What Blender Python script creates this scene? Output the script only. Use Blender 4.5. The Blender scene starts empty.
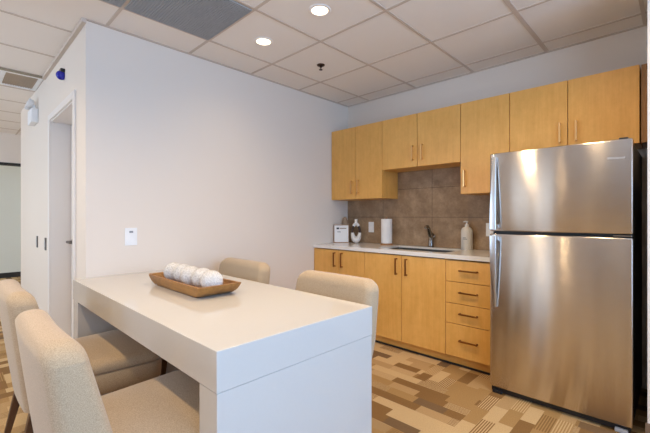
import bpy, bmesh, math, random
from mathutils import Vector, Matrix
random.seed(7)
SC = bpy.context.scene
COL = SC.collection

# ------------------------------------------------------------------ camera
TH = 0.7692
CAM = (2.9273, -3.4532, 1.22)
cam = bpy.data.cameras.new('camera')
cam.sensor_width = 36.0
cam.lens = 365.3 / 650 * 36
cam.clip_start = 0.05
cam_o = bpy.data.objects.new('camera', cam)
COL.objects.link(cam_o)
cam_o.location = CAM
cam_o.rotation_euler = (math.pi / 2, 0, TH)
SC.camera = cam_o

# ------------------------------------------------------------------ view
SC.view_settings.view_transform = 'Standard'
SC.view_settings.look = 'None'
SC.view_settings.exposure = 0.5
SC.view_settings.gamma = 1.0
SC.view_settings.use_curve_mapping = False

# ------------------------------------------------------------------ world
W = bpy.data.worlds.new('daylight')
SC.world = W
W.use_nodes = True
bg = W.node_tree.nodes['Background']
bg.inputs[0].default_value = (0.80, 0.89, 1.0, 1)
bg.inputs[1].default_value = 1.5


def area(name, loc, target, sx, sy, power, color):
    l = bpy.data.lights.new(name, 'AREA')
    l.shape = 'RECTANGLE'
    l.size, l.size_y = sx, sy
    l.energy = power
    l.color = color
    o = bpy.data.objects.new(name, l)
    COL.objects.link(o)
    o.location = loc
    d = Vector(target) - Vector(loc)
    o.rotation_euler = d.to_track_quat('-Z', 'Y').to_euler()
    return o


# area lamps for inferred daylight; the unseen windows themselves are invented
area('daylight_right_window', (4.72, -3.4, 1.55), (0, -3.4, 1.55), 4.0, 1.6, 92, (0.28, 0.57, 1.0))
area('daylight_back_window', (-1.75, -6.42, 1.5), (-1.2, 0, 1.2), 2.6, 1.7, 46, (0.45, 0.70, 1.0))
area('corridor_warm_fill', (-5.0, -6.42, 1.5), (-5.0, 0, 1.5), 1.9, 1.7, 24, (1.0, 0.90, 0.78))  # added warm fill for the corridor walls, not daylight
LAMP_POWER = 34
LAMP_COLOR = (1.0, 0.745, 0.43)


# ------------------------------------------------------------------ materials
def srgb(r, g, b):
    f = lambda c: ((c / 255) / 12.92) if c / 255 <= 0.04045 else (((c / 255) + 0.055) / 1.055) ** 2.4
    return (f(r), f(g), f(b), 1)


class NT:
    """small wrapper to write node trees"""
    def __init__(self, name):
        self.m = bpy.data.materials.new(name)
        self.m.use_nodes = True
        self.t = self.m.node_tree
        self.p = self.t.nodes['Principled BSDF']

    def n(self, kind, **kw):
        x = self.t.nodes.new(kind)
        for k, v in kw.items():
            setattr(x, k, v)
        return x

    def l(self, a, b):
        self.t.links.new(a, b)

    def math(self, op, a, b=None):
        x = self.n('ShaderNodeMath', operation=op)
        for i, v in enumerate((a, b)):
            if v is None:
                continue
            if isinstance(v, (int, float)):
                x.inputs[i].default_value = v
            else:
                self.l(v, x.inputs[i])
        return x.outputs[0]

    def obj(self):
        return self.n('ShaderNodeTexCoord').outputs['Object']

    def mapping(self, v, scale=(1, 1, 1), loc=(0, 0, 0)):
        x = self.n('ShaderNodeMapping')
        x.inputs['Scale'].default_value = scale
        x.inputs['Location'].default_value = loc
        self.l(v, x.inputs['Vector'])
        return x.outputs[0]

    def noise(self, v, scale, detail=3, rough=0.5):
        x = self.n('ShaderNodeTexNoise')
        x.inputs['Scale'].default_value = scale
        x.inputs['Detail'].default_value = detail
        x.inputs['Roughness'].default_value = rough
        self.l(v, x.inputs['Vector'])
        return x.outputs['Fac']

    def ramp(self, f, stops, interp='LINEAR'):
        x = self.n('ShaderNodeValToRGB')
        x.color_ramp.interpolation = interp
        e = x.color_ramp.elements
        while len(e) < len(stops):
            e.new(0.5)
        for i, (p, c) in enumerate(stops):
            e[i].position = p
            e[i].color = c
        self.l(f, x.inputs[0])
        return x.outputs[0]

    def mix(self, f, a, b, blend='MIX'):
        x = self.n('ShaderNodeMix', data_type='RGBA', blend_type=blend)
        for i, v in ((0, f), (6, a), (7, b)):
            if isinstance(v, (int, float)):
                x.inputs[i].default_value = v
            elif isinstance(v, tuple):
                x.inputs[i].default_value = v
            else:
                self.l(v, x.inputs[i])
        return x.outputs[2]

    def bump(self, h, strength, dist):
        x = self.n('ShaderNodeBump')
        x.inputs['Strength'].default_value = strength
        x.inputs['Distance'].default_value = dist
        self.l(h, x.inputs['Height'])
        self.l(x.outputs[0], self.p.inputs['Normal'])

    def base(self, c):
        if isinstance(c, tuple):
            self.p.inputs['Base Color'].default_value = c
        else:
            self.l(c, self.p.inputs['Base Color'])

    def set(self, **kw):
        for k, v in kw.items():
            self.p.inputs[k.replace('_', ' ')].default_value = v
        return self


def plain(name, c, rough=0.5, metal=0.0, vary=0.04, scale=8):
    t = NT(name)
    f = t.noise(t.obj(), scale, 3)
    d = tuple(max(0, x * (1 - vary)) for x in c[:3]) + (1,)
    e = tuple(min(1, x * (1 + vary)) for x in c[:3]) + (1,)
    t.base(t.ramp(f, [(0.3, d), (0.7, e)]))
    t.set(Roughness=rough, Metallic=metal)
    return t.m


def paint(name, c, rough=0.55):
    t = NT(name)
    v = t.obj()
    f = t.noise(v, 1.3, 2)
    d = tuple(x * 0.985 for x in c[:3]) + (1,)
    t.base(t.mix(f, d, c))
    t.set(Roughness=rough)
    t.bump(t.noise(v, 260, 2), 0.05, 0.002)
    return t.m


def maple(name, a, b, vertical=True, rough=0.38):
    t = NT(name)
    v = t.obj()
    s = (14, 14, 0.9) if vertical else (0.9, 14, 14)
    f = t.noise(t.mapping(v, s), 2.2, 5, 0.6)
    s2 = (60, 60, 3) if vertical else (3, 60, 60)
    g = t.noise(t.mapping(v, s2), 2.0, 3, 0.6)
    h = t.noise(v, 2.2, 2)
    w = t.noise(t.mapping(v, (7, 7, 5) if vertical else (5, 7, 7)), 2.4, 4, 0.7)
    k = t.math('ADD', t.math('MULTIPLY', f, 0.34), t.math('ADD', t.math('MULTIPLY', g, 0.14), t.math('ADD', t.math('MULTIPLY', h, 0.2), t.math('MULTIPLY', w, 0.32))))
    t.base(t.ramp(k, [(0.36, b), (0.64, a)]))
    t.set(Roughness=rough)
    t.bump(g, 0.03, 0.001)
    return t.m


def fabric(name, a, b):
    t = NT(name)
    v = t.obj()
    w1 = t.noise(t.mapping(v, (700, 700, 260)), 1.0, 1)
    w2 = t.noise(t.mapping(v, (260, 260, 760)), 1.0, 1)
    k = t.math('MULTIPLY', t.math('ADD', w1, w2), 0.5)
    c = t.ramp(k, [(0.36, b), (0.64, a)])
    t.base(c)
    t.set(Roughness=0.95)
    t.p.inputs['Sheen Weight'].default_value = 0.25
    t.bump(k, 0.25, 0.001)
    return t.m


def carpet(name):
    t = NT(name)
    v = t.n('ShaderNodeSeparateXYZ')
    t.l(t.obj(), v.inputs[0])
    x, y = v.outputs[0], v.outputs[1]

    def comb(a, b, c=0.0):
        k = t.n('ShaderNodeCombineXYZ')
        for i, q in enumerate((a, b, c)):
            if isinstance(q, (int, float)):
                k.inputs[i].default_value = q
            else:
                t.l(q, k.inputs[i])
        return k.outputs[0]

    def wn(vec):
        k = t.n('ShaderNodeTexWhiteNoise', noise_dimensions='3D')
        t.l(vec, k.inputs['Vector'])
        return k.outputs['Value']
    fl = lambda a, s: t.math('FLOOR', t.math('DIVIDE', a, s))
    tid = comb(fl(x, 0.498), fl(y, 0.498))
    sw = t.math('GREATER_THAN', wn(tid), 0.5)
    inv = t.math('SUBTRACT', 1.0, sw)
    qx = t.math('ADD', t.math('MULTIPLY', x, inv), t.math('MULTIPLY', y, sw))
    qy = t.math('ADD', t.math('MULTIPLY', y, inv), t.math('MULTIPLY', x, sw))
    row = fl(qx, 0.083)
    off = wn(comb(row, sw, 5.3))
    along = t.math('ADD', qy, t.math('MULTIPLY', off, 0.5))
    cell = comb(row, fl(along, 0.21), t.math('ADD', sw, 0.5))
    r = wn(cell)
    lt, md, dk, vd = srgb(*CARPET[0]), srgb(*CARPET[1]), srgb(*CARPET[2]), srgb(*CARPET[3])
    col = t.ramp(r, [(0.0, lt), (0.30, md), (0.58, srgb(*CARPET[4])), (0.74, dk), (0.92, vd)], 'CONSTANT')
    r2 = wn(comb(row, fl(along, 0.21), t.math('ADD', sw, 7.5)))
    stripe = t.math('MULTIPLY', t.math('GREATER_THAN', r2, 0.74),
                    t.math('GREATER_THAN', t.math('FRACT', t.math('DIVIDE', qx, 0.0138)), 0.5))
    col = t.mix(stripe, col, t.mix(t.math('GREATER_THAN', r, 0.5), dk, lt))
    fz = t.noise(t.obj(), 150, 3, 0.75)
    col = t.mix(0.35, col, t.ramp(fz, [(0.3, (0.25, 0.25, 0.25, 1)), (0.7, (0.75, 0.75, 0.75, 1))]), 'OVERLAY')
    t.base(col)
    t.set(Roughness=0.97)
    t.bump(fz, 0.5, 0.004)
    return t.m


CARPET = [(194, 162, 116), (160, 124, 74), (128, 92, 46), (114, 86, 54), (174, 140, 94)]


def stone_tile(name):
    """large taupe tiles 0.6 x 0.3 m, stacked, on an X-Z wall"""
    t = NT(name)
    o = t.obj()
    s = t.n('ShaderNodeSeparateXYZ')
    t.l(o, s.inputs[0])
    a = t.math('FRACT', t.math('DIVIDE', t.math('SUBTRACT', s.outputs[0], 0.527), 0.6))
    b = t.math('FRACT', t.math('DIVIDE', t.math('SUBTRACT', s.outputs[2], 0.913), 0.3))
    ga = t.math('LESS_THAN', t.math('MINIMUM', a, t.math('SUBTRACT', 1.0, a)), 0.0032)
    gb = t.math('LESS_THAN', t.math('MINIMUM', b, t.math('SUBTRACT', 1.0, b)), 0.0064)
    g = t.math('MAXIMUM', ga, gb)
    f = t.noise(o, 9, 7, 0.72)
    c = t.ramp(f, [(0.3, srgb(132, 106, 80)), (0.5, srgb(155, 128, 99)), (0.7, srgb(184, 156, 125))])
    t.base(t.mix(g, c, srgb(92, 74, 58)))
    t.set(Roughness=0.55)
    t.bump(t.math('SUBTRACT', 1.0, g), 0.3, 0.002)
    return t.m


def quartz(name, c, rough):
    t = NT(name)
    v = t.obj()
    f = t.noise(v, 90, 2)
    d = tuple(x * 0.97 for x in c[:3]) + (1,)
    t.base(t.mix(f, d, c))
    t.set(Roughness=rough)
    return t.m


def steel(name, c, rough, aniso=0.0):
    t = NT(name)
    v = t.obj()
    f = t.noise(t.mapping(v, (1.5, 1.5, 420)), 1.0, 2)
    d = tuple(x * 0.95 for x in c[:3]) + (1,)
    t.base(t.mix(f, d, c))
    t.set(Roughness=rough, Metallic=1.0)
    if aniso:
        t.p.inputs['Anisotropic'].default_value = aniso
        t.p.inputs['Anisotropic Rotation'].default_value = 0.25
        tg = t.n('ShaderNodeTangent', direction_type='RADIAL', axis='Z')
        t.l(tg.outputs[0], t.p.inputs['Tangent'])
        # microscopic horizontal brush lines tilt the surface up and down
        sx = t.n('ShaderNodeSeparateXYZ')
        t.l(v, sx.inputs[0])
        wn = []
        for k in (61000.0, 83000.0):
            w = t.n('ShaderNodeTexWhiteNoise', noise_dimensions='1D')
            t.l(t.math('MULTIPLY', sx.outputs[2], k), w.inputs['W'])
            wn.append(w.outputs['Value'])
        tilt = t.math('MULTIPLY', t.math('SUBTRACT', t.math('ADD', wn[0], wn[1]), 1.0), 0.26)
        cz = t.n('ShaderNodeCombineXYZ')
        t.l(tilt, cz.inputs[2])
        ad = t.n('ShaderNodeVectorMath', operation='ADD')
        t.l(t.n('ShaderNodeNewGeometry').outputs['Normal'], ad.inputs[0])
        t.l(cz.outputs[0], ad.inputs[1])
        nz = t.n('ShaderNodeVectorMath', operation='NORMALIZE')
        t.l(ad.outputs[0], nz.inputs[0])
        t.l(nz.outputs[0], t.p.inputs['Normal'])
    return t.m


def emit(name, c, s):
    t = NT(name)
    t.base(c)
    t.p.inputs['Emission Color'].default_value = c
    t.p.inputs['Emission Strength'].default_value = s
    return t.m


M = dict(
    wall=paint('white_wall_paint', (0.79, 0.70, 0.615, 1)),
    trim=paint('white_trim_paint', (0.80, 0.75, 0.71, 1), 0.4),
    tile=paint('ceiling_tile', (0.86, 0.80, 0.74, 1), 0.9),
    tee=paint('ceiling_tee', (0.60, 0.51, 0.435, 1), 0.6),
    tee_edge=plain('dark_ceiling_trim', (0.30, 0.25, 0.17, 1), 0.6),
    carpet=carpet('patchwork_carpet'),
    maple=maple('maple_veneer', srgb(238, 182, 100), srgb(216, 157, 74)),
    maple_h=maple('maple_veneer_horizontal', srgb(238, 182, 100), srgb(216, 157, 74), False),
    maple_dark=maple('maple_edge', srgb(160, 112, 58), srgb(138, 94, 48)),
    gap=plain('dark_gap', (0.012, 0.011, 0.010, 1), 0.7),
    bronze=plain('bronze_handle', srgb(150, 104, 60), 0.32, 1.0),
    brass=plain('brass_handle', srgb(228, 186, 128), 0.3, 1.0),
    splash=stone_tile('taupe_stone_tile'),
    counter=quartz('white_counter_quartz', (0.83, 0.79, 0.75, 1), 0.12),
    table=quartz('white_table_laminate', (0.60, 0.57, 0.54, 1), 0.08),
    fabric=fabric('beige_upholstery', srgb(196, 173, 144), srgb(162, 139, 110)),
    legwood=maple('dark_leg_wood', srgb(96, 66, 44), srgb(70, 47, 31)),
    steel=steel('brushed_steel', (0.64, 0.585, 0.535, 1), 0.17, 1.0),
    handle_steel=steel('satin_steel', (0.66, 0.66, 0.67, 1), 0.28),
    sink=steel('shaded_sink_steel', (0.12, 0.115, 0.11, 1), 0.4),  # dark base colour carries the shade inside the basin
    bronze_dark=plain('dark_lever', (0.16, 0.14, 0.12, 1), 0.3, 1.0),
    chrome=plain('chrome', (0.36, 0.345, 0.33, 1), 0.14, 1.0),
    black=plain('black_plastic', (0.012, 0.012, 0.013, 1), 0.45),
    case=plain('black_fridge_case', (0.016, 0.016, 0.017, 1), 0.5),
    white=plain('white_plastic', (0.85, 0.85, 0.86, 1), 0.35),
    grey=plain('grey_plastic', (0.42, 0.42, 0.43, 1), 0.45),
    display=plain('grey_display', (0.25, 0.26, 0.28, 1), 0.3),
    grille=plain('grey_grille', (0.42, 0.41, 0.40, 1), 0.55),
    plenum=plain('dark_plenum', (0.05, 0.05, 0.05, 1), 0.9),
    vent=plain('tan_vent', (0.46, 0.38, 0.30, 1), 0.7),
    blue=plain('blue_dome', (0.012, 0.015, 0.33, 1), 0.15),
    plate=plain('dark_plate', (0.10, 0.09, 0.085, 1), 0.4, 0.5),
    ceramic=plain('white_ceramic', (0.80, 0.77, 0.73, 1), 0.45),
    taupe=plain('taupe_ceramic', srgb(150, 128, 106), 0.6),
    amber=plain('brown_ring', srgb(52, 32, 22), 0.35),
    soap=plain('ivory_bottle', (0.74, 0.71, 0.67, 1), 0.4),
    paper=plain('paper_towel', (0.86, 0.84, 0.82, 1), 0.9),
    card=plain('white_card', (0.82, 0.79, 0.76, 1), 0.5),
    ink=plain('dark_ink', (0.03, 0.03, 0.035, 1), 0.6),
    framewood=maple('frame_wood', srgb(170, 124, 78), srgb(140, 98, 58)),
    traywood=maple('tray_wood', srgb(176, 126, 64), srgb(116, 74, 34), False, 0.5),
    base=plain('brown_rubber_base', srgb(120, 98, 78), 0.6),
    darkbase=plain('black_base', (0.02, 0.018, 0.016, 1), 0.6),
    brassrod=plain('sprinkler_bronze', srgb(70, 48, 36), 0.4, 0.8),
    lens=emit('lamp_lens', (1.0, 0.84, 0.62, 1), 2.2),
    far=paint('far_panel', (0.74, 0.75, 0.67, 1)),
    logo=plain('logo_silver', (0.88, 0.87, 0.85, 1), 0.3, 0.6),
    backpaint=paint('brown_reflector_paint', (0.36, 0.28, 0.22, 1)),
    tanpaint=paint('tan_reflector_paint', (0.55, 0.45, 0.36, 1)),
)


def yarn(name):
    t = NT(name)
    v = t.obj()
    f = t.ramp(t.noise(t.mapping(v, (1, 1, 2.2)), 95, 3, 0.6), [(0.38, (0, 0, 0, 1)), (0.62, (1, 1, 1, 1))])
    t.base(t.mix(f, (0.60, 0.57, 0.54, 1), (0.80, 0.77, 0.75, 1)))
    t.set(Roughness=0.95)
    t.bump(f, 0.7, 0.004)
    return t.m


M['yarn'] = yarn('white_yarn')


def pane_mat():
    t = NT('window_glass')
    tr = t.n('ShaderNodeBsdfTransparent')
    gl = t.n('ShaderNodeBsdfGlossy')
    gl.inputs['Roughness'].default_value = 0.02
    mx = t.n('ShaderNodeMixShader')
    mx.inputs[0].default_value = 0.06
    t.l(tr.outputs[0], mx.inputs[1])
    t.l(gl.outputs[0], mx.inputs[2])
    t.l(mx.outputs[0], t.t.nodes['Material Output'].inputs[0])
    return t.m


M['pane'] = pane_mat()


# ------------------------------------------------------------------ mesh helpers
def link(name, bm, mat, parent=None, smooth=False, loc=None):
    me = bpy.data.meshes.new(name)
    bmesh.ops.recalc_face_normals(bm, faces=bm.faces[:])
    bm.to_mesh(me)
    bm.free()
    me.materials.append(M[mat] if isinstance(mat, str) else mat)
    if smooth:
        me.polygons.foreach_set('use_smooth', [True] * len(me.polygons))
        try:
            me.set_sharp_from_angle(angle=math.radians(42))
        except Exception:
            pass
    o = bpy.data.objects.new(name, me)
    COL.objects.link(o)
    if parent:
        o.parent = parent
    if loc:
        o.location = loc
    return o


def box(bm, x0, x1, y0, y1, z0, z1, bev=0.0, seg=2):
    m = Matrix.Translation(((x0 + x1) / 2, (y0 + y1) / 2, (z0 + z1) / 2)) @ Matrix.Diagonal((abs(x1 - x0), abs(y1 - y0), abs(z1 - z0), 1))
    r = bmesh.ops.create_cube(bm, size=1, matrix=m)
    if bev:
        es = set()
        for v in r['verts']:
            es.update(v.link_edges)
        bmesh.ops.bevel(bm, geom=list(es), offset=bev, segments=seg, profile=0.5, affect='EDGES')
    return bm


def B(*a, **k):
    return box(bmesh.new(), *a, **k)


def stack(bm, rings, cap0=True, cap1=True, closed=True):
    """skin a list of rings (equal numbers of points)"""
    vs = [[bm.verts.new(p) for p in r] for r in rings]
    n = len(rings[0])
    for a, b in zip(vs, vs[1:]):
        for i in range(n if closed else n - 1):
            j = (i + 1) % n
            bm.faces.new((a[i], a[j], b[j], b[i]))
    if cap0:
        bm.faces.new(vs[0][::-1])
    if cap1:
        bm.faces.new(vs[-1])
    return bm


def circle(cx, cy, z, r, n=32, ry=None):
    ry = r if ry is None else ry
    return [(cx + r * math.cos(2 * math.pi * i / n), cy + ry * math.sin(2 * math.pi * i / n), z) for i in range(n)]


def lathe(prof, n=32, cx=0, cy=0, bm=None):
    return stack(bm or bmesh.new(), [circle(cx, cy, z, max(r, 0.0004), n) for r, z in prof])


def sweep(bm, path, radii, n=12, closed=False, flat=1.0):
    """tube along path; radii per point; flat squeezes the second axis"""
    rings = []
    P = [Vector(p) for p in path]
    up = None
    N = len(P)
    for i, p in enumerate(P):
        a = P[(i - 1) % N] if (closed or i > 0) else p
        b = P[(i + 1) % N] if (closed or i < N - 1) else p
        t = (b - a).normalized()
        if up is None:
            up = Vector((0, 1, 0)) if abs(t.y) < 0.9 else Vector((1, 0, 0))
        s = t.cross(up).normalized()
        up = s.cross(t).normalized()
        r = radii[i] if isinstance(radii, (list, tuple)) else radii
        rings.append([tuple(p + s * (r * math.cos(2 * math.pi * k / n)) + up * (r * flat * math.sin(2 * math.pi * k / n))) for k in range(n)])
    if closed:
        rings.append(rings[0])
        stack(bm, rings, False, False)
        bmesh.ops.remove_doubles(bm, verts=bm.verts[:], dist=1e-6)
    else:
        stack(bm, rings)
    return bm


def rounded_outline(pts, radii, seg=6):
    """round the corners of a convex polygon given counter-clockwise"""
    out = []
    n = len(pts)
    for i in range(n):
        p = Vector(pts[i]); a = Vector(pts[i - 1]); b = Vector(pts[(i + 1) % n])
        r = radii[i] if isinstance(radii, (list, tuple)) else radii
        u = (a - p).normalized(); v = (b - p).normalized()
        ang = u.angle(v)
        d = r / math.tan(ang / 2)
        s = p + u * d; e = p + v * d
        c = p + (u + v).normalized() * (r / math.sin(ang / 2))
        a0 = math.atan2(s.y - c.y, s.x - c.x); a1 = math.atan2(e.y - c.y, e.x - c.x)
        da = (a1 - a0 + math.pi) % (2 * math.pi) - math.pi
        for k in range(seg + 1):
            t = a0 + da * k / seg
            out.append((c.x + r * math.cos(t), c.y + r * math.sin(t)))
    return out


def tag(o, label, cat, group=None):
    o['label'] = label
    o['category'] = cat
    if group:
        o['group'] = group
    return o


def thing(name, label, cat, loc=(0, 0, 0), rz=0.0, group=None):
    o = bpy.data.objects.new(name, None)
    COL.objects.link(o)
    o.empty_display_size = 0.1
    o.location = loc
    o.rotation_euler = (0, 0, rz)
    return tag(o, label, cat, group)


def struct(name, bm, mat, parent=None):
    o = link(name, bm, mat, parent)
    if parent is None:
        o['kind'] = 'structure'
    return o


def dup(root, loc, rz, label, group=None):
    r = root.copy()
    COL.objects.link(r)
    r.location = loc
    r.rotation_euler = (0, 0, rz)
    r['label'] = label
    if group:
        r['group'] = group
    for ch in list(root.children):
        c = ch.copy()
        COL.objects.link(c)
        c.parent = r
        for g in list(ch.children):
            d = g.copy()
            COL.objects.link(d)
            d.parent = c
    return r


# ================================================================== SETTING
H = 2.573
LY = 2.794          # corner of the projecting wall block
XE, XB, YB = 4.6, -6.7, -6.3

struct('floor', B(XB - 0.2, XE + 0.2, YB - 0.2, 0.2, -0.1, 0), 'carpet')
struct('ceiling', B(XB - 0.2, XE + 0.2, YB - 0.2, 0.2, H, H + 0.1), 'tile')

# ceiling tees
GX, GY, TX, TY = 0.3378, -1.4524, 0.605, 0.6084
bm = bmesh.new()
k = -12
while GX + k * TX < XE:
    x = GX + k * TX
    if x > XB:
        if x < -0.02:
            y1 = -LY if x > -3.2 else -0.02
        else:
            y1 = -0.02
        if x > 2.8:
            y1 = -0.86
        wd = 0.015 if k == 3 else 0.0105
        box(bm, x - wd, x + wd, YB + 0.01, y1, H - 0.004, H + 0.002)
    k += 1
for k in range(-9, 3):
    y = GY + k * TY
    if y < -0.03:
        if y > -LY:
            x0 = 0.01
            box(bm, XB + 0.02, -3.22, y - 0.0105, y + 0.0105, H - 0.0035, H + 0.002)
        else:
            x0 = XB + 0.02
        box(bm, x0, 2.78 if y > -0.86 else XE - 0.01, y - 0.0105, y + 0.0105, H - 0.0035, H + 0.002)
struct('ceiling_grid', bm, 'tee')
# wall angle trim where ceiling meets walls
bm = bmesh.new()
box(bm, 0.0, 0.022, -LY, -0.0, H - 0.006, H + 0.001)
box(bm, 0.02, 2.8, -0.042, -0.02, H - 0.006, H + 0.001)
box(bm, -1.477, 0.022, -LY - 0.026, -LY, H - 0.03, H + 0.001)
struct('trim_1', bm, 'tee')
struct('trim_2', B(-1.492, -1.468, YB + 0.02, -LY - 0.002, H - 0.022, H + 0.001), 'tee_edge')

struct('wall_left', B(-0.2, 0, -LY, 0.0, 0, H), 'wall')
struct('wall_kitchen', B(-0.2, 2.8, -0.02, 0.2, 0, H), 'wall')
struct('wall_right', B(2.808, XE + 0.2, -0.86, 0.2, 0, H), 'wall')
DX0, DX1, DH = -1.2247, -0.3193, 2.0987
bm = bmesh.new()
box(bm, -3.2, DX0, -LY, -LY + 0.2, 0, H)
box(bm, DX1, -0.2, -LY, -LY + 0.2, 0, H)
box(bm, DX0, DX1, -LY, -LY + 0.2, DH, H)
box(bm, -3.2, -3.0, -LY + 0.2, 0.2, 0, H)
struct('wall_corridor', bm, 'wall')
# window walls
bm = bmesh.new()
WY0, WY1, WZ0, WZ1 = -5.45, -1.35, 0.72, 2.38
box(bm, XE, XE + 0.12, YB - 0.2, WY0, 0, H)
box(bm, XE, XE + 0.12, WY1, -0.86, 0, H)
box(bm, XE, XE + 0.12, WY0, WY1, 0, WZ0)
box(bm, XE, XE + 0.12, WY0, WY1, WZ1, H)
struct('wall_window', bm, 'wall')
bm = bmesh.new()
BW = [(-5.95, -4.05), (-3.1, -0.4), (0.12, 1.22)]  # unseen windows, invented; the last one brightens the fridge's left reflection
xs = XB - 0.2
for a, b in BW:
    box(bm, xs, a, YB - 0.12, YB, 0, H)
    box(bm, a, b, YB - 0.12, YB, 0, 0.62)
    box(bm, a, b, YB - 0.12, YB, 2.38, H)
    xs = b
box(bm, xs, XE + 0.12, YB - 0.12, YB, 0, H)
struct('wall_back', bm, 'wall')
struct('wall_back_reflector_tan', B(1.22, 2.02, YB, YB + 0.03, 0, H), 'tanpaint')  # unseen panel added so the fridge doors reflect a tan band
struct('wall_back_reflector_brown', B(2.02, XE, YB, YB + 0.04, 0, H), 'backpaint')  # unseen panel added for the darker band reflected in the fridge
struct('wall_far', B(XB - 0.1, XB, YB, 0.2, 0, H), 'far')
struct('baseboard_far', B(XB, XB + 0.012, YB, 0.0, 0, 0.10), 'darkbase')
# header over the opening at the end of the corridor
struct('wall_header', B(-5.05, -4.95, YB, 0.0, 2.10, H), 'wall')
bm = bmesh.new()
box(bm, -5.06, -4.94, YB, 0.0, 2.06, 2.10)
struct('trim_3', bm, 'darkbase')
# baseboards
bm = bmesh.new(); box(bm, -3.2, DX0 - 0.06, -LY - 0.01, -LY, 0, 0.10); box(bm, DX1 + 0.06, 0, -LY - 0.01, -LY, 0, 0.10)
struct('baseboard_corridor', bm, 'base')
struct('baseboard_left', B(0, 0.01, -LY, -0.64, 0, 0.10), 'base')
struct('baseboard_right', B(2.80, XE, -0.872, -0.86, 0, 0.12), 'base')


def window(name, bmf, pane):
    f = struct(name, bmf, 'trim')
    struct('window_pane', pane, 'pane', f)
    return f


bm = bmesh.new()
for yy in (WY0, (WY0 * 2 + WY1) / 3, (WY0 + 2 * WY1) / 3, WY1):
    box(bm, XE + 0.02, XE + 0.09, yy - 0.03, yy + 0.03, WZ0, WZ1)
box(bm, XE + 0.02, XE + 0.09, WY0, WY1, WZ0, WZ0 + 0.05)
box(bm, XE + 0.02, XE + 0.09, WY0, WY1, WZ1 - 0.05, WZ1)
window('window_1', bm, B(XE + 0.05, XE + 0.056, WY0, WY1, WZ0, WZ1))
for i, (a, b) in enumerate(BW):
    bm = bmesh.new()
    for xx in (a, (a + b) / 2, b):
        box(bm, xx - 0.03, xx + 0.03, YB - 0.09, YB - 0.02, 0.62, 2.38)
    box(bm, a, b, YB - 0.09, YB - 0.02, 0.62, 0.67)
    box(bm, a, b, YB - 0.09, YB - 0.02, 2.33, 2.38)
    window('window_%d' % (i + 2), bm, B(a, b, YB - 0.06, YB - 0.054, 0.62, 2.38))

# door in the corridor wall: casing, jamb lining, leaf with lever
bm = bmesh.new()
y0, y1 = -LY - 0.014, -LY
for a, b in ((DX0 - 0.055, DX0), (DX1, DX1 + 0.055)):
    box(bm, a, b, y0, y1, 0, DH + 0.055, 0.003)
box(bm, DX0, DX1, y0, y1, DH, DH + 0.055, 0.003)
box(bm, DX0, DX0 + 0.012, -LY, -LY + 0.195, 0, DH)
box(bm, DX1 - 0.012, DX1, -LY, -LY + 0.195, 0, DH)
box(bm, DX0 + 0.012, DX1 - 0.012, -LY, -LY + 0.195, DH - 0.012, DH)
struct('trim_4', bm, 'trim')
door = struct('door_1', B(DX0 + 0.02, DX1 - 0.02, -2.64, -2.60, 0.008, DH - 0.018, 0.002), 'trim')
bm = lathe([(0.027, 0), (0.027, 0.008), (0.012, 0.012), (0.011, 0.05), (0.0, 0.05)], 20)
bmesh.ops.rotate(bm, verts=bm.verts[:], cent=(0, 0, 0), matrix=Matrix.Rotation(math.pi / 2, 3, 'X'))
bmesh.ops.translate(bm, verts=bm.verts[:], vec=(-1.125, -2.64, 0.985))
sweep(bm, [(-1.125, -2.685, 0.985), (-1.10, -2.688, 0.985), (-1.0, -2.685, 0.982)], [0.013, 0.013, 0.011], 10)
link('door_handle', bm, 'bronze_dark', door, True)

# backsplash
struct('wall_kitchen_backsplash', B(0.0, 2.0, -0.028, -0.02, 0.912, 1.72), 'splash')

# ================================================================== CABINETS
YF = -0.61      # face of base doors
YU = -0.3247    # face of upper doors


def bar_handle(x, z, y, length, vertical, mat, parent):
    """square bar handle on two posts"""
    bm = bmesh.new()
    h = length / 2
    if vertical:
        box(bm, x - 0.006, x + 0.006, y - 0.034, y - 0.022, z - h, z + h, 0.002)
        for s in (-1, 1):
            zz = z + s * (h - 0.006)
            box(bm, x - 0.005, x + 0.005, y - 0.023, y, zz - 0.005, zz + 0.005)
    else:
        box(bm, x - h, x + h, y - 0.034, y - 0.022, z - 0.006, z + 0.006, 0.002)
        for s in (-1, 1):
            xx = x + s * (h - 0.006)
            box(bm, xx - 0.005, xx + 0.005, y - 0.023, y, z - 0.005, z + 0.005)
    return link('handle', bm, mat, parent)


def carcass(x0, x1, yf, yb, z0, z1, top=True):
    bm = bmesh.new()
    t = 0.018
    box(bm, x0, x0 + t, yf, yb, z0, z1)
    box(bm, x1 - t, x1, yf, yb, z0, z1)
    box(bm, x0 + t, x1 - t, yb - 0.012, yb, z0, z1)
    box(bm, x0 + t, x1 - t, yf, yb - 0.012, z0, z0 + t)
    if top:
        box(bm, x0 + t, x1 - t, yf, yb - 0.012, z1 - t, z1)
    return bm


G = 0.0024  # half gap between fronts


def upper(label, x0, x1, z0, seams, handles, zt=2.2091):
    c = thing('upper_cabinet', label, 'cabinet', ((x0 + x1) / 2, -0.009, z0))
    ox, oy, oz = -(x0 + x1) / 2, 0.009, -z0
    sh = lambda o: (setattr(o, 'location', (ox, oy, oz)), o)[1]
    sh(link('cabinet_box', carcass(x0 + 0.0005, x1 - 0.0005, YU + 0.0215, -0.0295, z0, zt), 'maple', c))
    xs = [x0] + seams + [x1]
    for i, (a, b) in enumerate(zip(xs, xs[1:])):
        d = sh(link('cabinet_door', B(a + G, b - G, YU, YU + 0.02, z0, zt, 0.0012), 'maple', c))
        hx = handles[i]
        bar_handle(hx, z0 + 0.06 + 0.072, YU, 0.145, True, 'brass', d)
    return c


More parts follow.
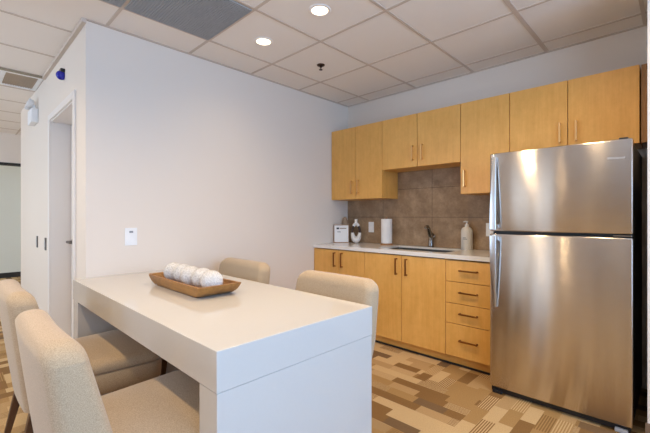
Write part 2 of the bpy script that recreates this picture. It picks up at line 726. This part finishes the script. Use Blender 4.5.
upper('tall two-door maple upper cabinet in the corner against the white wall', 0.004, 0.7204, 1.4126, [0.3633], [0.319, 0.411])
upper('short two-door maple upper cabinet above the sink and faucet', 0.7204, 1.5508, 1.70, [1.127], [1.083, 1.184])
upper('single-door maple upper cabinet between the sink and the refrigerator', 1.5508, 1.9546, 1.4175, [], [1.592])
upper('short two-door maple upper cabinet right above the refrigerator', 1.9546, 2.7458, 1.70, [2.3492], [2.302, 2.402])
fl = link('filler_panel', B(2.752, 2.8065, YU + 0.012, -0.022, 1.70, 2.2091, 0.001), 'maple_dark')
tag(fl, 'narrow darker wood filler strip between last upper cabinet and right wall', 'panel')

ZT = 0.876
DB = 0.0907


def base_cab(label, x0, x1):
    c = thing('base_cabinet', label, 'cabinet', ((x0 + x1) / 2, -0.02, 0))
    loc = (-(x0 + x1) / 2, 0.02, 0)
    o = link('cabinet_box', carcass(x0 + 0.0005, x1 - 0.0005, YF + 0.0215, -0.022, DB, ZT, False), 'maple', c); o.location = loc
    o = link('toe_kick', B(x0 + 0.0005, x1 - 0.0005, YF + 0.06, YF + 0.078, 0.0, DB - 0.001), 'maple_h', c); o.location = loc
    o = link('kick_strip', B(x0 + 0.0005, x1 - 0.0005, YF + 0.052, YF + 0.0595, 0.0, 0.016), 'darkbase', c); o.location = loc
    return c, loc


def base_doors(label, x0, x1, seam, hx):
    c, loc = base_cab(label, x0, x1)
    for (a, b), h in zip(((x0, seam), (seam, x1)), hx):
        d = link('cabinet_door', B(a + G, b - G, YF, YF + 0.02, DB, ZT - 0.008, 0.0012), 'maple', c); d.location = loc
        bar_handle(h, 0.768, YF, 0.15, True, 'bronze', d)
    return c


base_doors('two-door maple base cabinet in the corner under the framed sign', 0.004, 0.7152, 0.3713, (0.323, 0.424))
base_doors('two-door maple base cabinet under the sink', 0.7152, 1.5527, 1.134, (1.085, 1.188))
c, loc = base_cab('maple base cabinet with four drawers beside the refrigerator', 1.5527, 1.962)
zs = [DB, 0.356, 0.519, 0.694, ZT - 0.008]
for a, b in zip(zs, zs[1:]):
    d = link('drawer', B(1.5527 + G, 1.962 - G, YF, YF + 0.02, a + G, b - G, 0.0012), 'maple', c); d.location = loc
    bar_handle(1.745, (a + b) / 2 + 0.008, YF, 0.145, False, 'bronze', d)

# countertop with the sink cut-out
SX0, SX1, SY0, SY1 = 0.80, 1.50, -0.50, -0.13
bm = bmesh.new()
xo = [0.002, SX0, SX1, 1.972]
yo = [-0.622, SY0, SY1, -0.0285]
zt, zb = 0.9125, 0.8955
vt = [[bm.verts.new((x, y, zt)) for y in yo] for x in xo]
vb = [[bm.verts.new((x, y, zb)) for y in yo] for x in xo]
for i in range(3):
    for j in range(3):
        if (i, j) == (1, 1):
            continue
        bm.faces.new((vt[i][j], vt[i + 1][j], vt[i + 1][j + 1], vt[i][j + 1]))
        bm.faces.new((vb[i][j], vb[i][j + 1], vb[i + 1][j + 1], vb[i + 1][j]))


def strip(ids):
    for (a, b), (c2, d2) in zip(ids, ids[1:]):
        bm.faces.new((vb[a][b], vb[c2][d2], vt[c2][d2], vt[a][b]))


strip([(0, 0), (1, 0), (2, 0), (3, 0), (3, 1), (3, 2), (3, 3), (2, 3), (1, 3), (0, 3), (0, 2), (0, 1), (0, 0)])
strip([(1, 1), (1, 2), (2, 2), (2, 1), (1, 1)])
box(bm, xo[0], xo[3], yo[0], yo[0] + 0.02, 0.877, 0.8954)
tag(link('countertop', bm, 'counter'), 'white quartz kitchen countertop with sink cut-out over the maple base cabinets', 'countertop')

# sink
sk = thing('kitchen_sink', 'undermount stainless steel sink set into the white countertop', 'sink', ((SX0 + SX1) / 2, (SY0 + SY1) / 2, 0.70))
cx, cy = (SX1 - SX0) / 2, (SY1 - SY0) / 2
rect = lambda dx, dy, z, r: [(p[0], p[1], z) for p in rounded_outline([(-dx, -dy), (dx, -dy), (dx, dy), (-dx, dy)], r)]
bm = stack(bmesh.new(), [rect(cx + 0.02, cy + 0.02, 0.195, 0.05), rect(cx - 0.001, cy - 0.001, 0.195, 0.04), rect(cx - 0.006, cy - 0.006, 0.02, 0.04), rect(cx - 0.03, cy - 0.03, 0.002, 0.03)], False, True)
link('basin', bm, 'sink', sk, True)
link('drain', lathe([(0.04, 0.0025), (0.04, 0.006), (0.028, 0.005), (0.0, 0.004)], 24), 'chrome', sk, True)

# faucet
fc = thing('faucet', 'chrome single-lever faucet standing behind the sink', 'faucet', (1.14, -0.075, 0.9125))
link('faucet_base', lathe([(0.03, 0), (0.03, 0.006), (0.024, 0.012), (0, 0.012)], 24), 'chrome', fc, True)
link('faucet_body', lathe([(0.026, 0.012), (0.0245, 0.06), (0.0245, 0.115), (0.026, 0.12), (0.026, 0.135), (0.02, 0.146), (0, 0.148)], 24), 'chrome', fc, True)
bm = sweep(bmesh.new(), [(0, -0.004, 0.10), (0, -0.03, 0.150), (0, -0.055, 0.190), (0, -0.075, 0.208), (0, -0.098, 0.205), (0, -0.108, 0.190)], [0.021, 0.0205, 0.019, 0.018, 0.017, 0.016], 14)
link('spout', bm, 'chrome', fc, True)
bm = sweep(bmesh.new(), [(0.012, 0.004, 0.10), (0.026, 0.008, 0.104), (0.033, 0.012, 0.110), (0.035, 0.016, 0.120)], [0.009, 0.008, 0.006, 0.005], 12)
link('lever', bm, 'chrome', fc, True)

# ================================================================== REFRIGERATOR
FX0, FX1, FY = 1.976, 2.745, -0.83
FT, FB, FS = 1.655, 0.045, 1.1105
fr = thing('refrigerator', 'stainless steel top-freezer refrigerator with black sides at the end of the counter', 'refrigerator', ((FX0 + FX1) / 2, -0.4, 0))
fcx = (FX0 + FX1) / 2
hw = (FX1 - FX0) / 2
Y0 = FY + 0.4   # local front


def fl_(name, bm, mat, parent=fr, smooth=False):
    return link(name, bm, mat, parent, smooth)


fl_('case', B(-hw + 0.004, hw - 0.004, Y0 + 0.075, 0.36, 0.03, FT - 0.012, 0.004), 'case')
fl_('gasket', B(-hw + 0.012, hw - 0.012, Y0 + 0.062, Y0 + 0.076, FB + 0.01, FT - 0.02), 'black')


def fridge_door(name, z0, z1):
    n = 24
    out = []
    r = 0.022
    for i in range(n + 1):
        x = -hw + r + (2 * hw - 2 * r) * i / n
        out.append((x, Y0 - 0.0 + 0.007 * ((x / hw) ** 2)))
    e = 0.007
    r2 = 0.004
    out = [(x + (r - r2) * max(0, x) / (hw - r), y) for x, y in out]
    right = [(hw - r + r * math.sin(a), Y0 + e + r - r * math.cos(a)) for a in [math.pi / 2 * k / 8 for k in range(1, 9)]]
    left = [(-x, y) for x, y in right[::-1]]
    right = [(hw - r2 + r2 * math.sin(a), Y0 + e + r2 - r2 * math.cos(a)) for a in [math.pi / 2 * k / 8 for k in range(1, 9)]]
    back = [(hw, Y0 + 0.062), (-hw, Y0 + 0.062)]
    outl = left + out + right + back
    cxm, cym = 0, Y0 + 0.03

    def ring(z, ins):
        return [(x * (1 - ins / hw), cym + (y - cym) * (1 - ins / 0.035), z) for x, y in outl]
    bm = stack(bmesh.new(), [ring(z0, 0.008), ring(z0 + 0.003, 0.002), ring(z0 + 0.008, 0), ring(z1 - 0.008, 0), ring(z1 - 0.003, 0.002), ring(z1, 0.008)])
    return fl_(name, bm, 'steel', smooth=True)


fd = fridge_door('freezer_door', FS + 0.010, FT)
rd = fridge_door('refrigerator_door', FB, FS - 0.010)


def fridge_handle(parent, z_end, z_split):
    """long blade handle: stands off at the split and runs into the door at its far end"""
    bm = bmesh.new()
    rings = []
    n = 14
    s = 1 if z_split > z_end else -1
    for i in range(n + 1):
        t = i / n
        z = z_end + (z_split - z_end) * t
        off = 0.012 + 0.034 * math.sin(min(1, t * 1.15) * math.pi / 2)
        w = 0.013 + 0.009 * t
        xc = -hw + 0.042
        yb = Y0 - off + 0.006
        d = 0.011
        ring = rounded_outline([(xc - w, yb - d), (xc + w, yb - d), (xc + w, yb + d), (xc - w, yb + d)], 0.005, 3)
        rings.append([(x, y, z) for x, y in ring])
    stack(bm, rings)
    z1 = z_split
    za, zb2 = (z1 - 0.03, z1) if s > 0 else (z1, z1 + 0.03)
    box(bm, -hw + 0.022, -hw + 0.06, Y0 - 0.036, Y0 + 0.006, za, zb2, 0.003)
    return link('door_handle', bm, 'handle_steel', parent, True)


fridge_handle(fd, 1.625, FS + 0.022)
fridge_handle(rd, 0.60, FS - 0.022)
# brand lettering on the freezer door
tc = bpy.data.curves.new('lettering', 'FONT')
tc.body = 'Whirlpool'
tc.size = 0.019
tc.extrude = 0.0008
tc.align_x = 'CENTER'
to = bpy.data.objects.new('tmp_text', tc)
COL.objects.link(to)
bpy.context.view_layer.update()
me = bpy.data.meshes.new_from_object(to.evaluated_get(bpy.context.evaluated_depsgraph_get()))
bpy.data.objects.remove(to)
me.materials.clear(); me.materials.append(M['logo'])
lo = bpy.data.objects.new('logo_lettering', me)
COL.objects.link(lo)
lo.parent = fd
lo.location = (hw - 0.072, Y0 + 0.0024, 1.545)
lo.rotation_euler = (math.pi / 2, 0, 0)
bm = B(hw - 0.06, hw - 0.02, Y0 + 0.012, Y0 + 0.06, FT - 0.004, FT + 0.009, 0.003)
fl_('hinge_cover', bm, 'black')
bm = B(hw - 0.085, hw - 0.004, Y0 + 0.006, Y0 + 0.05, FS - 0.004, FS + 0.004, 0.001)
fl_('hinge', bm, 'chrome')
fl_('base_grille', B(-hw + 0.01, hw - 0.01, Y0 + 0.03, Y0 + 0.07, 0.008, FB - 0.004, 0.002), 'black')
for s in (-1, 1):
    fl_('foot', B(s * (hw - 0.05) - 0.03, s * (hw - 0.05) + 0.03, Y0 + 0.012, Y0 + 0.06, 0.0, 0.022, 0.004), 'grey' if s > 0 else 'black')

# ================================================================== TABLE
T = 0.7973
TX1, TYA, TYB = 1.8896, -2.868, -2.0604
TT = 0.1339
tb = thing('dining_table', 'long white waterfall-end dining table butted against the left wall', 'table', ((TX1 + 0.003) / 2, (TYA + TYB) / 2, 0))
tx, ty = (TX1 - 0.003) / 2, (TYB - TYA) / 2
link('tabletop', B(-tx, tx, -ty, ty, T - TT, T, 0.002), 'table', tb)
for a, b in ((-tx + 0.002, -tx + 0.118), (tx - 0.118, tx - 0.002)):
    link('leg_panel', B(a, b, -ty + 0.002, ty - 0.002, 0, T - TT - 0.0015, 0.002), 'table', tb)

# ================================================================== CHAIRS
def make_chair(label):
    t = thing('dining_chair', label, 'chair', group='beige dining chairs around the white table')
    outl = rounded_outline([(-0.265, -0.25), (0.265, -0.25), (0.31, 0.325), (-0.31, 0.325)], [0.04, 0.04, 0.085, 0.085], 7)

    def ring(z, ins, dz=0.0):
        return [(x * (1 - ins / 0.24), (y - 0.0) * (1 - ins / 0.255), z) for x, y in outl]
    bm = stack(bmesh.new(), [ring(0.300, 0.03), ring(0.303, 0.012), ring(0.315, 0.002), ring(0.35, 0), ring(0.40, 0), ring(0.408, 0.004), ring(0.411, 0.012)])
    link('seat_base', bm, 'fabric', t, True)
    bm = stack(bmesh.new(), [ring(0.411, 0.012), ring(0.414, 0.004), ring(0.422, 0), ring(0.445, 0.0), ring(0.460, 0.006), ring(0.470, 0.018), ring(0.477, 0.045), ring(0.482, 0.09), ring(0.485, 0.15), ring(0.486, 0.2)])
    link('seat_cushion', bm, 'fabric', t, True)
    # reclined upholstered back
    Hh, rc, rt = 0.878, 0.075, 0.044
    rings = []
    zs = [0.300, 0.303, 0.315, 0.35, 0.44, 0.5, 0.56, 0.62, 0.68, 0.74, 0.79, 0.82] + [Hh - rc * (1 - math.sin(a * math.pi / 2 / 9)) for a in range(1, 10)]
    for z in zs:
        t0 = (z - 0.33) / (Hh - 0.33)
        yr = -0.305 - 0.072 * max(0, t0) ** 0.9       # rear face
        thk = 0.175 - 0.072 * min(1, max(0, t0) * 1.05)
        yf = yr + thk
        w = 0.265 + 0.035 * min(1, max(0, (z - 0.36) / 0.2)) ** 0.7
        if z < 0.315:
            k = 0.02 * (0.315 - z) / 0.015
            w -= k; yr += k; yf -= k
        d = z - (Hh - rc)
        if d > 0:
            w = w - rc + math.sqrt(max(0, rc * rc - d * d))
        d = z - (Hh - rt)
        if d > 0:
            q = rt - math.sqrt(max(0, rt * rt - d * d))
            q = min(q, (yf - yr) / 2 - 0.004)
            yr += q; yf -= q
        hy = (yf - yr) / 2
        rr = min(0.04, hy * 0.9)
        o = rounded_outline([(-w, -hy), (w, -hy), (w, hy), (-w, hy)], rr, 5)
        # subdivide long sides for the gentle wrap-around curve
        pts = []
        for i in range(len(o)):
            a = o[i]; b = o[(i + 1) % len(o)]
            pts.append(a)
            if abs(b[0] - a[0]) > 0.15:
                for q2 in range(1, 8):
                    pts.append((a[0] + (b[0] - a[0]) * q2 / 8, a[1] + (b[1] - a[1]) * q2 / 8))
        rings.append([(x, yr + hy + y + 0.010 * (x / 0.28) ** 2, z) for x, y in pts])
    link('backrest', stack(bmesh.new(), rings), 'fabric', t, True)
    for sx in (-1, 1):
        for (xa, ya, za), (xb, yb2) in (((0.24, 0.20, 0.31), (0.25, 0.225)), ((0.225, -0.255, 0.31), (0.235, -0.325))):
            sq = lambda x, y, z, h: [(x - h, y - h, z), (x + h, y - h, z), (x + h, y + h, z), (x - h, y + h, z)]
            bm = stack(bmesh.new(), [sq(sx * xb, yb2, 0.0, 0.0125), sq(sx * xa, ya, za, 0.022)])
            bmesh.ops.bevel(bm, geom=bm.edges[:], offset=0.003, segments=2, affect='EDGES')
            link('leg', bm, 'legwood', t, True)
    return t


ch = make_chair('beige upholstered dining chair nearest the camera on the near side of the table')
ch.location = (1.45, -2.92, 0)
ch.rotation_euler = (0, 0, 0.0)
dup(ch, (0.525, -2.91, 0), 0.0, 'beige upholstered dining chair on the near side of the table, by the door')
dup(ch, (0.47, -2.14, 0), math.pi, 'beige upholstered dining chair on the far side of the table, behind the wooden tray')
dup(ch, (1.465, -2.165, 0), math.pi, 'beige dining chair on the far side of the table, in front of the base cabinets')

# ================================================================== TRAY AND BALLS
tr = thing('wooden_tray', 'long brown carved wooden tray on the white table holding five white balls', 'tray', (0.873, -2.455, T))


def tray_ring(l, w, z, e=0.0):
    o = rounded_outline([(-l, -w), (l, -w), (l, w), (-l, w)], min(l, w) * 0.18, 4)
    return [(x, y, z + e * max(0, (abs(x) / l - 0.75) / 0.25) ** 2) for x, y in o]


bm = stack(bmesh.new(), [tray_ring(0.250, 0.100, 0), tray_ring(0.280, 0.110, 0.006), tray_ring(0.312, 0.118, 0.024), tray_ring(0.334, 0.123, 0.044, 0.004), tray_ring(0.344, 0.125, 0.058, 0.006),
                         tray_ring(0.326, 0.111, 0.058, 0.006), tray_ring(0.300, 0.106, 0.038), tray_ring(0.255, 0.088, 0.012), tray_ring(0.10, 0.04, 0.010)])
link('tray_body', bm, 'traywood', tr, True)
bm = bmesh.new()
bmesh.ops.create_uvsphere(bm, u_segments=32, v_segments=20, radius=0.059)
ball = link('decorative_ball', bm, 'yarn', None, True)
BL = ['white textured yarn ball in the wooden tray, farthest left by the light switch', 'white textured yarn ball in the wooden tray, second from the left end',
      'white textured yarn ball in the wooden tray, middle one of five', 'white textured yarn ball in the wooden tray, second from the right end',
      'white textured yarn ball in the wooden tray, rightmost and nearest the camera']
tag(ball, BL[0], 'ball', 'white balls in the wooden tray')
for i in range(5):
    o = ball if i == 0 else ball.copy()
    if i:
        COL.objects.link(o)
        o['label'] = BL[i]
    o.location = (0.633 + i * 0.1200, -2.455 + (0.006 if i % 2 else -0.004), T + 0.059 + 0.0135)
    o.rotation_euler = (0.7 * i, 0.5 + i, 0.3 * i)

# ================================================================== COUNTER ITEMS
CZ = 0.9125
# framed sign
sg = thing('framed_sign', 'small white card sign in a wooden frame leaning in the counter corner', 'sign', (0.079, -0.236, CZ), math.radians(44))
w, h, dep = 0.09, 0.212, 0.012
bm = bmesh.new()
box(bm, -w, -w + 0.008, -dep, dep, 0, h, 0.001); box(bm, w - 0.008, w, -dep, dep, 0, h, 0.001)
box(bm, -w + 0.008, w - 0.008, -dep, dep, 0, 0.008); box(bm, -w + 0.008, w - 0.008, -dep, dep, h - 0.008, h)
link('frame', bm, 'framewood', sg)
cd = link('card', B(-w + 0.007, w - 0.007, -dep + 0.004, dep - 0.002, 0.007, h - 0.007), 'card', sg)
bm = bmesh.new()
yk = -dep + 0.0032
box(bm, -0.056, -0.026, yk, yk + 0.001, 0.158, 0.178, 0.0004)
link('printed_mark', bm, 'ink', cd)
bm = bmesh.new()
link('printed_line', B(-0.020, 0.058, yk, yk + 0.001, 0.163, 0.174), 'taupe', cd)
link('printed_line', B(-0.048, -0.008, yk, yk + 0.001, 0.124, 0.130), 'ink', cd)

# teardrop vase in the corner
tag(link('teardrop_vase', lathe([(0.024, 0), (0.034, 0.008), (0.043, 0.05), (0.050, 0.11), (0.051, 0.165), (0.044, 0.215), (0.030, 0.258), (0.018, 0.285), (0.013, 0.305), (0.009, 0.305), (0.008, 0.28), (0.0, 0.27)], 36), 'taupe', None, True, (0.066, -0.15, CZ)),
    'matte taupe teardrop vase in the counter corner behind the framed sign', 'vase')

# ring vase
rv = thing('ring_vase', 'white ceramic vase with an oval hole through it, beside the framed sign', 'vase', (0.236, -0.155, CZ + 0.010), math.radians(39))
pth = []
N = 48
for i in range(N):
    a = 2 * math.pi * i / N
    pth.append((0.042 * math.sin(a), 0, 0.122 - 0.092 * math.cos(a)))


def arc(a0, a1, n, r):
    pts = [(0.042 * math.sin(a0 + (a1 - a0) * i / n), 0, 0.122 - 0.092 * math.cos(a0 + (a1 - a0) * i / n)) for i in range(n + 1)]
    rad = [r(a0 + (a1 - a0) * i / n) for i in range(n + 1)]
    return sweep(bmesh.new(), pts, rad, 16, False, 1.5)


low = arc(-1.45, 1.45, 24, lambda a: 0.018 + 0.021 * math.cos(a) ** 2)
link('vase_bowl', low, 'ceramic', rv, True)
for s in (1, -1):
    link('vase_side', arc(s * 1.452, s * 2.35, 12, lambda a: 0.0125), 'amber', rv, True)
up = arc(2.352, 2 * math.pi - 2.352, 18, lambda a: 0.018)
stack(up, [circle(0, 0, z, r, 20) for r, z in ((0.017, 0.222), (0.0155, 0.24), (0.017, 0.262), (0.019, 0.267), (0.014, 0.267), (0.012, 0.25))])
link('vase_neck', up, 'ceramic', rv, True)

# paper towel
pt = thing('paper_towel_holder', 'white paper towel roll on a wooden holder by the backsplash', 'paper towel', (0.643, -0.13, CZ))
link('holder_base', lathe([(0.068, 0), (0.068, 0.012), (0.064, 0.016), (0, 0.016)], 36), 'framewood', pt, True)
link('towel_roll', lathe([(0.058, 0.017), (0.0595, 0.02), (0.0595, 0.278), (0.058, 0.281), (0.02, 0.281), (0.02, 0.275), (0.0, 0.275)], 40), 'paper', pt, True)
link('holder_rod', lathe([(0.006, 0.27), (0.006, 0.290), (0.011, 0.292), (0.011, 0.302), (0.0, 0.304)], 16), 'framewood', pt, True)

# soap bottle
sb = thing('soap_bottle', 'ivory pump soap bottle with small dark lettering on the counter by the refrigerator', 'bottle', (1.51, -0.09, CZ), math.radians(22))
link('bottle_body', lathe([(0.048, 0), (0.052, 0.005), (0.052, 0.165), (0.050, 0.182), (0.042, 0.198), (0.028, 0.208), (0.016, 0.212), (0.015, 0.22), (0, 0.22)], 36), 'soap', sb, True)
bm = lathe([(0.018, 0.214), (0.018, 0.232), (0.008, 0.236), (0.007, 0.252), (0.012, 0.254), (0.012, 0.266), (0.0, 0.267)], 20)
sweep(bm, [(0, 0, 0.261), (-0.014, -0.008, 0.262), (-0.028, -0.016, 0.258)], [0.006, 0.005, 0.0045], 10)
link('pump', bm, 'white', sb, True)
for z, n in ((0.108, 5), (0.096, 7)):
    bm = bmesh.new()
    rr = [[], []]
    for i in range(n + 1):
        a = math.radians(-90 - 38 + i * 6)
        rr[0].append((0.0525 * math.cos(a), 0.0525 * math.sin(a), z))
        rr[1].append((0.0525 * math.cos(a), 0.0525 * math.sin(a), z + 0.006))
    stack(bm, rr, False, False, False)
    link('printed_line', bm, 'display', sb)

# ================================================================== WALL FIXTURES
def plate_on_kitchen(label, x, z, w=0.075, h=0.12):
    o = thing('wall_outlet', label, 'outlet', (x, -0.0285, z))
    link('cover_plate', B(-w / 2, w / 2, -0.006, 0, -h / 2, h / 2, 0.002), 'white', o)
    link('socket_face', B(-0.018, 0.018, -0.0085, -0.0055, -0.036, 0.036, 0.001), 'white', o)
    return o


plate_on_kitchen('white wall outlet on the taupe backsplash left of the paper towel', 0.362, 1.097)
plate_on_kitchen('white wall outlet on the taupe backsplash right of the soap bottle', 1.70, 1.10)

sw = thing('light_switch', 'white dimmer switch plate on the blank left wall above the table', 'switch', (0.0, -2.505, 1.071))
link('cover_plate', B(0, 0.006, -0.042, 0.042, -0.065, 0.065, 0.002), 'white', sw)
link('rocker', B(0.0055, 0.009, -0.019, 0.019, -0.045, 0.022, 0.001), 'white', sw)
link('display', B(0.0055, 0.008, -0.013, 0.013, 0.028, 0.042), 'display', sw)

for x, lab in ((-1.93, 'dark metal wall plate on the corridor wall, farther from the door'), (-1.46, 'dark metal wall plate on the corridor wall, nearer the door')):
    o = thing('wall_plate', lab, 'switch', (x, -LY, 0.955))
    link('cover_plate', B(-0.032, 0.032, -0.007, 0, -0.06, 0.06, 0.002), 'plate', o)
    link('toggle', B(-0.012, 0.012, -0.012, -0.0065, -0.03, 0.03, 0.001), 'grey', o)

em = thing('emergency_light', 'white emergency light unit with two lamp heads high on the corridor wall', 'emergency light', (-2.0, -LY, 2.28))
bm = B(-0.125, 0.125, -0.06, 0, -0.08, 0.07, 0.01)
link('housing', bm, 'white', em)
for s in (-1, 1):
    bm = lathe([(0.02, 0), (0.036, 0.01), (0.046, 0.04), (0.046, 0.052), (0, 0.056)], 24)
    bmesh.ops.rotate(bm, verts=bm.verts[:], cent=(0, 0, 0), matrix=Matrix.Rotation(math.radians(75), 3, 'X'))
    bmesh.ops.translate(bm, verts=bm.verts[:], vec=(s * 0.07, -0.03, 0.115))
    box(bm, s * 0.07 - 0.012, s * 0.07 + 0.012, -0.04, -0.02, 0.068, 0.11)
    link('lamp_head', bm, 'white', em, True)

al = thing('alarm_strobe', 'small blue alarm dome on the corridor wall above the door corner', 'alarm', (-0.66, -LY, 2.365))
link('back_plate', B(-0.03, 0.03, -0.03, 0, 0.02, 0.048, 0.004), 'black', al)
bm = bmesh.new()
bmesh.ops.create_uvsphere(bm, u_segments=24, v_segments=16, radius=0.032)
bmesh.ops.scale(bm, verts=bm.verts[:], vec=(0.9, 1.1, 1.15))
bmesh.ops.translate(bm, verts=bm.verts[:], vec=(0, -0.022, -0.004))
link('dome', bm, 'blue', al, True)

# ================================================================== CEILING FIXTURES
def ceiling_grille(label, x0, x1, y0, y1):
    g = thing('ceiling_grille', label, 'vent', ((x0 + x1) / 2, (y0 + y1) / 2, H), group='grey ceiling grilles')
    hx, hy = (x1 - x0) / 2 - 0.018, (y1 - y0) / 2 - 0.012
    link('backing', B(-hx, hx, -hy, hy, -0.002, 0.0), 'plenum', g)
    bm = bmesh.new()
    n = 34
    for i in range(n + 1):
        x = -hx + 2 * hx * i / n
        box(bm, x - 0.0022, x + 0.0022, -hy, hy, -0.0125, -0.003)
    for i in range(n + 1):
        y = -hy + 2 * hy * i / n
        box(bm, -hx, hx, y - 0.0012, y + 0.0012, -0.011, -0.003)
    link('lattice', bm, 'grille', g)
    return g


x1 = GX + TX
ceiling_grille('grey lattice ceiling grille, fully visible near the left wall', GX, x1, GY - 2 * TY, GY - TY)
ceiling_grille('grey lattice ceiling grille cut off by the top edge of the photo', GX, x1, GY - 3 * TY, GY - 2 * TY)

v = thing('ceiling_vent', 'tan return air vent in a white frame in the corridor ceiling', 'vent', (-1.775, -2.955, H))
bm = bmesh.new()
for a in (((-0.25, 0.25, -0.155, -0.12)), ((-0.25, 0.25, 0.12, 0.155)), ((-0.25, -0.205, -0.12, 0.12)), ((0.205, 0.25, -0.12, 0.12))):
    box(bm, *a, -0.010, 0.0, 0.002)
link('vent_frame', bm, 'white', v)
link('vent_core', B(-0.205, 0.205, -0.12, 0.12, -0.003, 0.0), 'vent', v)
bm = bmesh.new()
for i in range(12):
    y = -0.11 + i * 0.02
    box(bm, -0.203, 0.203, y - 0.003, y + 0.003, -0.008, -0.0032)
link('vent_slats', bm, 'vent', v)

sp = thing('fire_sprinkler', 'small dark bronze fire sprinkler hanging from the ceiling tile', 'sprinkler', (0.633, -1.137, H))
link('escutcheon', lathe([(0.036, 0), (0.034, -0.006), (0.015, -0.010), (0, -0.010)], 24), 'brassrod', sp, True)
link('sprinkler_body', lathe([(0.010, -0.009), (0.011, -0.02), (0.007, -0.024), (0, -0.024)], 16), 'brassrod', sp, True)
bm = lathe([(0.004, -0.023), (0.004, -0.040), (0.016, -0.042), (0.016, -0.045), (0, -0.045)], 16)
link('deflector', bm, 'brassrod', sp, True)


def downlight(x, y, label, group='recessed ceiling downlights', power=LAMP_POWER):
    d = thing('downlight', label, 'ceiling light', (x, y, H), group=group)
    link('trim_ring', lathe([(0.054, -0.0005), (0.056, -0.006), (0.070, -0.006), (0.075, -0.0005), (0.054, -0.0005)], 40), 'tile', d, True)
    link('lens', lathe([(0.054, 0.0), (0.054, -0.003), (0, -0.0035)], 40), 'lens', d, True)
    l = bpy.data.lights.new('downlight_lamp', 'SPOT')
    l.energy = power
    l.color = LAMP_COLOR
    l.spot_size = math.radians(150)
    l.spot_blend = 1.0
    l.shadow_soft_size = 0.05
    o = bpy.data.objects.new('downlight_lamp', l)
    COL.objects.link(o)
    o.parent = d
    o.location = (0, 0, -0.02)
    return d


YA = GY - 0.5 * TY
YC = GY - 3.5 * TY
downlight(0.625, YA, 'round recessed downlight nearer the left wall, beside the grey grille', power=8)
downlight(1.237, YA, 'round recessed downlight at the top of the photo, right of the other one', power=19)
hid = 'unseen round recessed downlight placed for its light in the ceiling outside the picture'  # unseen lamps: some inferred from shadow and streak, others added as fill
for x, y, p in ((1.85, YA, 56), (2.45, GY + 0.5 * TY, 25), (1.85, YC, 44), (0.64, YC, 34), (1.245, -4.8, 40), (-0.57, YC, 20), (-2.4, -4.2, 18), (3.2, -5.4, 30)):
    downlight(x, y, hid, 'recessed downlights outside the picture', p)
